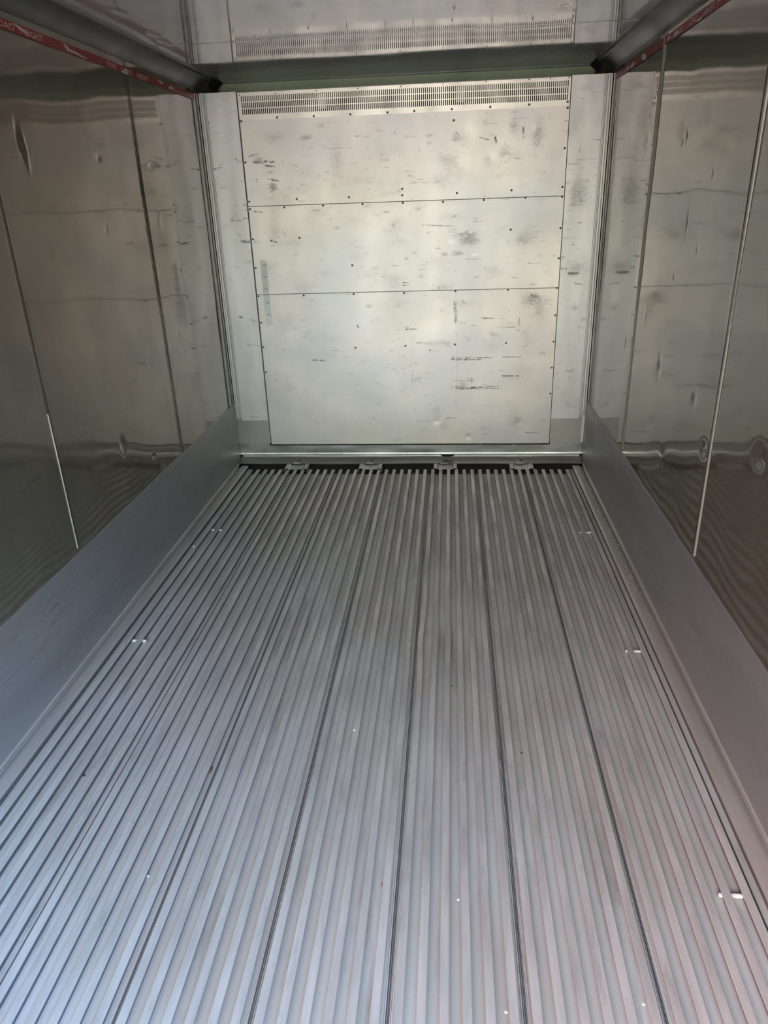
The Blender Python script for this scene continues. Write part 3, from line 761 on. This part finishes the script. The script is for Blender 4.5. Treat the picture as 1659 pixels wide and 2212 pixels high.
# corner columns with fluted edge --------------------------------------------------
for sgn, side in ((-1, 'left'), (1, 'right')):
    colm = empty('bulkhead_column', (sgn * 1.03, 0, 0.045),
                 'pale aluminium corner column %s of the centre panel, %s' % (side, 'marked with dark scuffs' if sgn < 0 else 'marked with grey tyre smears'),
                 'column', 'corner columns of the end wall')
    xin = sgn * 0.922; xfl = sgn * 1.098
    a, b_ = sorted((xin, xfl))
    us2 = np.arange(a, b_ + 0.001, 0.0035); zs = np.arange(0.126, ZTOP, 0.0035); zs = np.append(zs, ZTOP)
    wr = Wear(us2, zs)
    wr.smears(26, 0.12, 0.06, 0.10); wr.scatter(150, 0.58)
    if sgn < 0:
        for p, q, wd, st in (((462, 366), (478, 361), .004, .6), ((530, 454), (548, 454), .0035, .55), ((447, 265), (452, 265), .008, .6), ((498, 284), (504, 284), .003, .5),
                             ((508, 343), (523, 350), .006, .3), ((511, 349), (521, 351), .004, .4), ((522, 521), (540, 522), .008, .7), ((513, 505), (520, 512), .004, .4), ((524, 523), (541, 523), .005, .7),
                             ((527, 472), (534, 472), .006, .5), ((518, 684), (523, 686), .009, .8), ((541, 690), (554, 696), .006, .45), ((526, 440), (532, 445), .006, .5),
                             ((536, 745), (561, 747), .007, .4), ((543, 900), (558, 902), .004, .7), ((460, 476), (474, 477), .003, .35), ((499, 477), (520, 476), .004, .5)):
            wr.line(back(*p), back(*q), wd, st)
    else:
        c = back(1252, 418)
        for k in range(12):
            t = k / 11
            wr.line((c[0] - .045 + .01 * math.sin(k), c[1] + .07 - .13 * t), (c[0] + .035 + .012 * math.cos(k * 2), c[1] + .07 - .13 * t), .005, .17)
        wr.blob(c, .08, .07, .14)
        for p, q, wd, st in (((1279, 302), (1298, 302), .003, .55), ((1254, 320), (1251, 328), .006, .4), ((1246, 345), (1290, 343), .007, .2), ((1227, 590), (1250, 590), .004, .75),
                             ((1228, 593), (1240, 593), .004, .5), ((1251, 580), (1256, 576), .003, .6), ((1243, 612), (1258, 615), .007, .45), ((1214, 556), (1219, 556), .006, .5),
                             ((1213, 580), (1223, 581), .008, .4), ((1215, 515), (1243, 512), .002, .4), ((1238, 528), (1240, 530), .004, .5), ((1274, 649), (1278, 651), .003, .7),
                             ((1222, 801), (1240, 803), .005, .5), ((1229, 817), (1236, 817), .008, .3), ((1300, 197), (1320, 196), .004, .25)):
            wr.line(back(*p), back(*q), wd, st)
        for cc, ru, rv, st in (((1245, 580), .06, .06, .28), ((1250, 250), .05, .12, .14), ((1262, 190), .06, .02, .16), ((1290, 262), .03, .04, .12), ((1240, 665), .02, .02, .35)):
            wr.blob(back(*cc), ru, rv, st)
    o = grid_sheet('column_face', us2, zs, lambda U, V, H: (U, H * 0.3, V), wr, M_COLUMN)
    m = MB(); m.box(a, b_, 0.004, 0.050, 0.126, ZTOP)
    m.box(*sorted((xin, xin + sgn * 0.0015)), 0.0, 0.05, 0.126, ZTOP)
    join_into(o, m)
    adopt(colm, o)
    # flutes: vertical rounded ridges running into the corner
    m = MB()
    for xa, xb, hgt in ((1.0992, 1.1046, 0.0015), (1.1060, 1.1112, 0.0022), (1.1126, 1.1245, 0.0070), (1.1262, 1.1296, 0.0020), (1.1310, 1.1372, 0.0012)):
        bv = min(0.0012, hgt * 0.6)
        prof = [(sgn * xb, 0.02), (sgn * xa, 0.02), (sgn * xa, -hgt + bv), (sgn * (xa + bv), -hgt), (sgn * (xb - bv), -hgt), (sgn * xb, -hgt + bv)]
        m.extrude_z(prof, 0.302, ZTOP)
    adopt(colm, m.build('fluted_edge', M_COLUMN))
    m = MB(); m.box(*sorted((sgn * 1.098, sgn * 1.1375)), 0.0025, 0.05, 0.29, ZTOP - 0.001)
    adopt(colm, m.build('edge_backing', M_PATCH))
    # grey patch plate near the foot
    m = MB()
    m.box(*sorted((sgn * 0.925, sgn * (1.134 if sgn < 0 else 1.118))), -0.0022, 0.004, 0.124, 0.284)
    m.box(*sorted((sgn * 1.098, sgn * 1.1345)), -0.0010, 0.05, 0.124, 0.302)
    pt = adopt(colm, m.build('patch_plate', M_PATCH))
    if sgn > 0:
        m = MB(); m.box(1.119, 1.1360, -0.0028, 0.02, 0.124, 0.302)
        adopt(colm, m.build('edge_strip', M_COLUMN))
    for (u, v) in (((541, 930), (542, 946)) if sgn < 0 else ((1229, 923), (1229, 940))):
        x, z = back(u, v)
        screw(colm, x, z, -0.0022, 0.0035, M_RIVET, 'rivet')
    if sgn > 0:                                        # worn print on the column
        co, fs = text_mesh('() pa', 1.0)
        mn, mx = co.min(0), co.max(0); c = back(1228, 594)
        pts = np.stack([c[0] + (co[:, 0] - mn[0]) / (mx[0] - mn[0]) * 0.055, np.full(len(co), -0.0012), c[1] + (co[:, 1] - mn[1]) / (mx[1] - mn[1]) * 0.014], 1)
        mm = MB(); mm.add(pts, fs); adopt(colm, mm.build('printed_mark', M_PATCH_INK))
    # dark shadow gap strip beside the panel
    m = MB(); m.box(*sorted((sgn * 0.9125, sgn * 0.9215)), YP + 0.0012, 0.05, 0.11, ZTOP)
    adopt(colm, m.build('gap_seal', M_JOINT))

# base rail across the foot -----------------------------------------------------------
rail_o = empty('base_rail', (0, 0, 0.045), 'dull grey metal base rail with rivets below the centre panel', 'rail')
us3 = np.arange(-1.134, 1.1341, 0.004); zs3 = np.array([0.0455, 0.049, 0.055, 0.06, 0.066, 0.072, 0.078, 0.084, 0.09, 0.096, 0.102, 0.108, 0.114, 0.1185, 0.1235])
wr = Wear(us3, zs3)
wr.scatter(60, 0.5); wr.smears(30, 0.35, 0.12, 0.05)
for p, q, wd, st in (((569, 968), (573, 978), .006, 1), ((568, 975), (578, 974), .004, .9), ((921, 972), (924, 978), .006, .8), ((860, 968), (861, 972), .003, .8)):
    wr.line(back(*p), back(*q), wd, st)
wr.h += (field(len(us3), len(zs3), 16, 2) - 0.5) * 0.006
endk = (np.clip((np.abs(us3) - 0.86) / 0.06, 0, 1))[:, None]
wr.g -= endk * 0.9
o = grid_sheet('rail_face', us3, zs3, lambda U, V, H: (U, H * 0.5 - 0.001 - 0.004 * (V < 0.050), V), wr, M_RAIL)
m = MB(); m.box(-1.134, 1.134, 0.006, 0.05, 0.0455, 0.107)
bm_ = bmesh.new(); bm_.from_mesh(o.data)
bmesh.ops.delete(bm_, geom=[f for f in bm_.faces if abs(f.calc_center_median().x) < 0.925 and f.calc_center_median().z > 0.1085], context='FACES')
bm_.to_mesh(o.data); bm_.free()
join_into(o, m); adopt(rail_o, o)
for u, v in ((530, 979), (600, 979), (669, 979), (738, 979), (809, 979), (880, 978), (951, 976), (980, 976), (1023, 976), (1096, 974), (1140, 974),
             (542, 964), (556, 964), (570, 964), (725, 966), (955, 963), (1037, 961), (1110, 961), (1200, 958), (1215, 957), (1231, 956), (1247, 956)):
    x, z = back(u, v)
    screw(rail_o, min(max(x, -1.125), 1.125), max(z, 0.053), -0.001, 0.0045, M_RIVET, 'rivet')

# bright ledge strip under the rail, with a notch in it --------------------------------
strip = empty('ledge_strip', (0, -0.002, 0.035), 'thin bright metal strip under the base rail with a half-round notch', 'strip')
m = MB()
hx, hz = back(967, 981)[0], 0.043
xs_ = [-1.118, hx - 0.055] + [hx + 0.05 * math.cos(t) for t in np.linspace(math.pi, 0, 13)] + [hx + 0.055, 1.120]
for i in range(len(xs_) - 1):
    xa, xb = xs_[i], xs_[i + 1]
    def top(x):
        d = abs(x - hx) / 0.05
        return 0.0425 if d >= 1 else 0.0425 - 0.0155 * math.sqrt(1 - d * d) ** 1.3
    za, zb = top(xa), top(xb)
    y_a, y_b = -0.006, 0.002
    lo = 0.024
    m.add([(xa, y_a, lo), (xb, y_a, lo), (xb, y_a, zb), (xa, y_a, za), (xa, y_b, lo), (xb, y_b, lo), (xb, y_b, zb), (xa, y_b, za)],
          [(0, 1, 2, 3), (4, 7, 6, 5), (3, 2, 6, 7), (0, 4, 5, 1), (0, 3, 7, 4), (1, 5, 6, 2)])
adopt(strip, m.build('strip_face', M_STRIP))
m = MB(); m.box(-1.13, 1.13, 0.012, 0.05, -0.04, 0.046)  # black block stands in for the unlit void behind the notch
adopt(strip, m.build('void_shade_block', M_BLACK))

# drip angle in front of it ----------------------------------------------------------
ang = empty('drip_angle', (0, -0.04, 0.015), 'dull metal drip angle lying along the foot of the end wall', 'angle strip')
wob = lambda x: 0.0015 * math.sin(x * 6.0 + 1) + 0.001 * math.sin(x * 15)
m = MB()
prof = [(-0.008, 0.030), (-0.008, 0.026), (-0.030, 0.0085), (-0.066, 0.0035), (-0.082, 0.0045), (-0.084, 0.0085), (-0.080, 0.0100), (-0.066, 0.0075), (-0.030, 0.0125), (-0.012, 0.027)]
m.extrude_x(prof, -1.130, 1.130, 60, wob)
adopt(ang, m.build('angle_sheet', M_ANGLE2, smooth=True, sharp=0.5))

# hat-shaped hold-down brackets with a bolt each ------------------------------------------
def make_bracket(x, label):
    r = empty('floor_bracket', (x, -0.125, 0.0), label, 'bracket', 'hold-down brackets at the foot of the end wall')
    hw = 0.076
    top = [(-hw, -0.020), (-hw, 0.004), (-hw + 0.004, 0.0085), (-hw + 0.022, 0.0085), (-hw + 0.034, 0.0025), (hw - 0.034, 0.0025), (hw - 0.022, 0.0085),
           (hw - 0.004, 0.0085), (hw, 0.004), (hw, -0.020)]
    th = 0.0026
    inner = [(-hw + th, -0.020), (-hw + th, 0.003), (-hw + 0.006, 0.0085 - th), (-hw + 0.021, 0.0085 - th), (-hw + 0.033, 0.0002), (hw - 0.033, 0.0002),
             (hw - 0.021, 0.0085 - th), (hw - 0.006, 0.0085 - th), (hw - th, 0.003), (hw - th, -0.020)]
    m = MB()
    n = len(top)
    vs = []
    for y in (-0.047, 0.038):
        vs += [(a, y, z) for a, z in top] + [(a, y, z) for a, z in inner]
    fs = []
    for i in range(n - 1):
        fs.append((i, i + 1, 2 * n + i + 1, 2 * n + i)); fs.append((n + i + 1, n + i, 3 * n + i, 3 * n + i + 1))
        fs.append((i + 1, i, n + i, n + i + 1)); fs.append((2 * n + i, 2 * n + i + 1, 3 * n + i + 1, 3 * n + i))
    fs += [(0, 2 * n, 3 * n, n), (n - 1, 2 * n - 1, 4 * n - 1, 3 * n - 1)]
    m.add(vs, fs)
    m.build('bracket_plate', M_ANGLE, r)
    m = MB(); m.box(-0.030, 0.016, 0.030, 0.060, 0.0095, 0.0125)
    m.build('clamp_tab', M_ANGLE, r)
    m = MB()
    m.tube([(0.002, 0.072, 0.0112), (0.002, 0.073, 0.033)], 0.0032, 10)
    b_ = m.build('bolt', M_DARK, r, smooth=True)
    m = MB(); m.tube([(0.002, 0.073, 0.033), (0.002, 0.073, 0.0345), (0.002, 0.073, 0.0375)], [0.0072, 0.0078, 0.0050], 12)
    m.build('bolt_head', M_ANGLE, b_, smooth=True)
    return r
b0 = make_bracket(-0.727, 'hat-shaped metal bracket clamped over the floor rails, leftmost of the four')
for x, lb in ((-0.237, 'hat-shaped metal bracket over the floor rails, second from the left wall'),
              (0.250, 'hat-shaped metal bracket over the floor rails, just below the black notch in the strip'),
              (0.738, 'hat-shaped metal bracket clamped over the floor rails, rightmost of the four')):
    r = b0.copy(); COL.objects.link(r); r.location = (x, -0.125, 0.0); r['label'] = lb
    for ch in b0.children:
        c = ch.copy(); COL.objects.link(c); c.parent = r
        for g in ch.children:
            d = g.copy(); COL.objects.link(d); d.parent = c

# ---- steel cross rods showing in the floor channels --------------------------------------
ROWS = ((-1.078, 'farthest from the camera'), (-2.150, 'in the middle of the floor'), (-3.212, 'nearest the camera'))
first = None
for y, wh in ROWS:
    for sgn in (-1, 1):
        if sgn < 0 and y < -3: continue
        lb = 'short bright steel rod across the %s floor channels, %s' % ('left' if sgn < 0 else 'right', wh)
        if sgn < 0: lb = {-1.078: 'short bright steel rod across the left floor channels, farther one', -2.150: 'short bright steel rod across the left floor channels, nearer one'}[y]
        if first is None:
            m = MB()
            m.tube([(-0.031, 0, 0), (-0.030, 0, 0), (0.026, 0, 0), (0.028, 0, 0)], [0.004, 0.0060, 0.0060, 0.004], 14)
            first = m.build('cross_rod', M_ROD, smooth=True, sharp=0.9)
            o = first
        else:
            o = first.copy(); COL.objects.link(o)
        o.location = (sgn * 0.982, y, -0.0165)
        o.rotation_euler = (0, 0, 0 if sgn < 0 else math.pi)
        tag(o, lb, 'rod', 'steel cross rods in the floor')

# ---- red load-line tapes with lettering ------------------------------------------------------
TZ0, TZ1 = 2.1425, 2.1725
for sgn in (-1, 1):
    side = 'left' if sgn < 0 else 'right'
    tp = empty('load_line_tape', (sgn * WX, -2.5, TZ0), 'torn red load-height tape high along the %s wall' % side, 'tape', 'load-height tapes')
    xf = sgn * (WX - 0.0042)
    m = MB()
    n = 110; ys = np.linspace(Y0 + 0.02, -0.088, n); rr = random.Random(2 + sgn)
    vs = []
    for y in ys:
        a = rr.uniform(-.0008, .0008); b_ = rr.uniform(-.0008, .0008)
        vs += [(xf, y, TZ0 + a), (xf, y, TZ1 + b_), (xf + sgn * 0.0006, y, TZ1 + b_), (xf + sgn * 0.0006, y, TZ0 + a)]
    fs = []
    for i in range(n - 1):
        for k in range(4): fs.append((i * 4 + k, i * 4 + (k + 1) % 4, (i + 1) * 4 + (k + 1) % 4, (i + 1) * 4 + k))
    fs += [(0, 1, 2, 3), tuple((n - 1) * 4 + k for k in (3, 2, 1, 0))]
    m.v = vs; m.f = fs
    adopt(tp, m.build('tape_band', M_RED))
    if sgn < 0:
        words_ = [('MAX', -1.185, -1.098), ('LOAD', -1.045, -0.935), ('HEIGHT', -0.880, -0.745), ('MAX', -2.13, -2.05), ('LOAD', -2.00, -1.888), ('HEIGHT', -1.845, -1.706)]
    else:
        words_ = [('MAX', -1.165, -1.275), ('LOAD', -1.365, -1.458), ('HEIGHT', -1.526, -1.640), ('MAX', -2.10, -2.18), ('LOAD', -2.24, -2.35), ('HEIGHT', -2.41, -2.55)]
    for wd, ya, yb in words_:
        co, fs = text_mesh(wd, 1.0)
        mn, mx = co.min(0), co.max(0)
        u = (co[:, 0] - mn[0]) / (mx[0] - mn[0]); v = (co[:, 1] - mn[1]) / (mx[1] - mn[1])
        x = np.full(len(u), xf - sgn * 0.0003)
        pts = np.stack([x, ya + (yb - ya) * u, TZ0 + 0.0055 + v * 0.0185], 1)
        mm = MB(); mm.add(pts, fs)
        adopt(tp, mm.build('lettering', M_TEXT))
    # torn places where the pale backing shows
    if sgn < 0:
        torn = [[(-1.555, .92), (-1.53, .75), (-1.515, .5), (-1.46, .45), (-1.37, .12), (-1.40, .08), (-1.47, .22), (-1.53, .25), (-1.545, .5)],
                [(-1.895, .95), (-1.86, .90), (-1.80, .55), (-1.80, .35), (-1.85, .5)],
                [(-1.065, .10), (-1.03, .45), (-1.0, .75), (-0.985, .72), (-0.99, .4), (-0.985, .05), (-1.02, .02)],
                [(-0.625, .95), (-0.60, 1.0), (-0.545, .75), (-0.55, .6), (-0.60, .65)],
                [(-0.485, .3), (-0.465, .75), (-0.44, .85), (-0.41, .55), (-0.405, .2), (-0.43, .45), (-0.46, .3)]]
    else:
        torn = [[(-0.735, .0), (-0.72, .55), (-0.66, .98), (-0.64, .7), (-0.655, .2), (-0.70, -.1)],
                [(-1.075, .25), (-1.07, .6), (-1.11, .75), (-1.12, .45)], [(-1.16, .1), (-1.17, .5), (-1.23, .7), (-1.235, .3)],
                [(-1.455, .0), (-1.46, .25), (-1.52, .35), (-1.50, .05)], [(-1.665, .6), (-1.67, .9), (-1.76, .95), (-1.72, .65)],
                [(-0.43, .1), (-0.44, .6), (-0.50, .8), (-0.49, .2)], [(-0.34, .2), (-0.36, .8), (-0.40, .6), (-0.37, .1)]]
    for poly in torn:
        mm = MB()
        mm.add([(xf - sgn * 0.0005, y, TZ0 + t * (TZ1 - TZ0)) for y, t in poly], [tuple(range(len(poly)))])
        mm.v += [(v[0] + sgn * 0.0012, v[1], v[2]) for v in mm.v]
        k = len(poly)
        mm.f += [tuple(reversed(range(k, 2 * k)))] + [(i, (i + 1) % k, k + (i + 1) % k, k + i) for i in range(k)]
        adopt(tp, mm.build('torn_patch', M_TORN))

# ---- pale scale stickers on the centre panel -------------------------------------------------
for top, bot, marks, lb in (((568, 563), (570.5, 634), (572.5, 598.5, 624.5), 'narrow pale sticker above the lower joint at the left of the panel'),
                            ((572.5, 637), (580, 701), (654.5, 680), 'narrow pale sticker below the lower joint at the left of the panel')):
    x0, z0 = B(*top); x1, z1 = B(*bot)
    st = empty('scale_sticker', ((x0 + x1) / 2, YP - 0.001, z1), lb, 'sticker', 'scale stickers on the panel')
    cxm = -0.858
    m = MB(); m.box(cxm - 0.0185, cxm + 0.0185, YP - 0.0030, YP - 0.0010, min(z0, z1), max(z0, z1))
    adopt(st, m.build('sticker_face', M_STICK))
    for v in marks:
        _, z = B(573, v)
        co, fs = text_mesh('- 500', 1.0)
        mn, mx = co.min(0), co.max(0)
        u = (co[:, 0] - mn[0]) / (mx[0] - mn[0]); vv = (co[:, 1] - mn[1]) / (mx[1] - mn[1])
        pts = np.stack([cxm - 0.012 + 0.026 * u, np.full(len(u), YP - 0.0034), z - 0.003 + vv * 0.0075], 1)
        mm = MB(); mm.add(pts, fs)
        adopt(st, mm.build('printed_mark', M_INK))

# ---- loose bits on the floor -------------------------------------------------------------------
def crumb(name, x, y, z, r, mat, lb, cat, seed, flat=0.5, stretch=1.0):
    rg = random.Random(seed)
    bm = bmesh.new(); bmesh.ops.create_icosphere(bm, subdivisions=2, radius=1)
    for v in bm.verts:
        k = 1 + rg.uniform(-0.22, 0.22)
        v.co = Vector((v.co.x * r * k, v.co.y * r * k * stretch, v.co.z * r * flat * k))
    me = bpy.data.meshes.new(name); bm.to_mesh(me); bm.free()
    me.materials.append(mat)
    o = bpy.data.objects.new(name, me); COL.objects.link(o)
    o.location = (x, y, z + r * flat * 0.8)
    return tag(o, lb, cat)
Z1_ = -GD - 0.001
def spot(u, v, z): p = at(u, v, 2, z); return p[0], p[1], z
crumb('paper_scrap', *spot(320, 1893, -GD + 0.0), 0.0042, M_PAPER, 'tiny white scrap in a floor channel at the lower left', 'scrap', 1)
crumb('paper_scrap', *spot(765, 1577, 0), 0.0036, M_PAPER, 'tiny white scrap on a rail left of the bent rails', 'scrap', 2)
crumb('paper_scrap', *spot(419, 1181, 0), 0.0055, M_PAPER, 'tiny white scrap on the left ledge near the farther rod', 'scrap', 3)
crumb('paper_scrap', *spot(990, 1944, -0.002), 0.0036, M_PAPER, 'tiny white scrap by a floor rail below the middle of the floor', 'scrap', 4)
crumb('paper_scrap', *spot(1093, 2187, 0), 0.0034, M_PAPER, 'tiny white scrap at the bottom edge right of the middle', 'scrap', 5)
crumb('paper_scrap', *spot(1390, 2170, 0), 0.0036, M_PAPER, 'tiny white scrap near the bottom right corner of the floor', 'scrap', 6)
crumb('dirt_crumb', *spot(181, 1676, 0), 0.0060, M_DIRT, 'small black crumb of dirt on the left floor rails', 'dirt', 7)
crumb('dirt_crumb', *spot(976, 1482, 0), 0.0028, M_DIRT, 'tiny dark crumb on a rail right of the bent rails', 'dirt', 8)
crumb('dirt_crumb', *spot(1127, 1627, 0), 0.0030, M_DIRT, 'tiny dark crumb on a rail at the right middle of the floor', 'dirt', 9)
crumb('rust_chip', *spot(826, 1912, -0.004), 0.0040, M_RUST, 'small reddish-brown chip beside a rail below the middle of the floor', 'chip', 10, 0.4, 1.8)
crumb('rust_chip', *spot(455, 1665, -GD), 0.0065, M_RUST, 'long brown rust chip in a channel at the left of the floor', 'chip', 11, 0.3, 2.6)
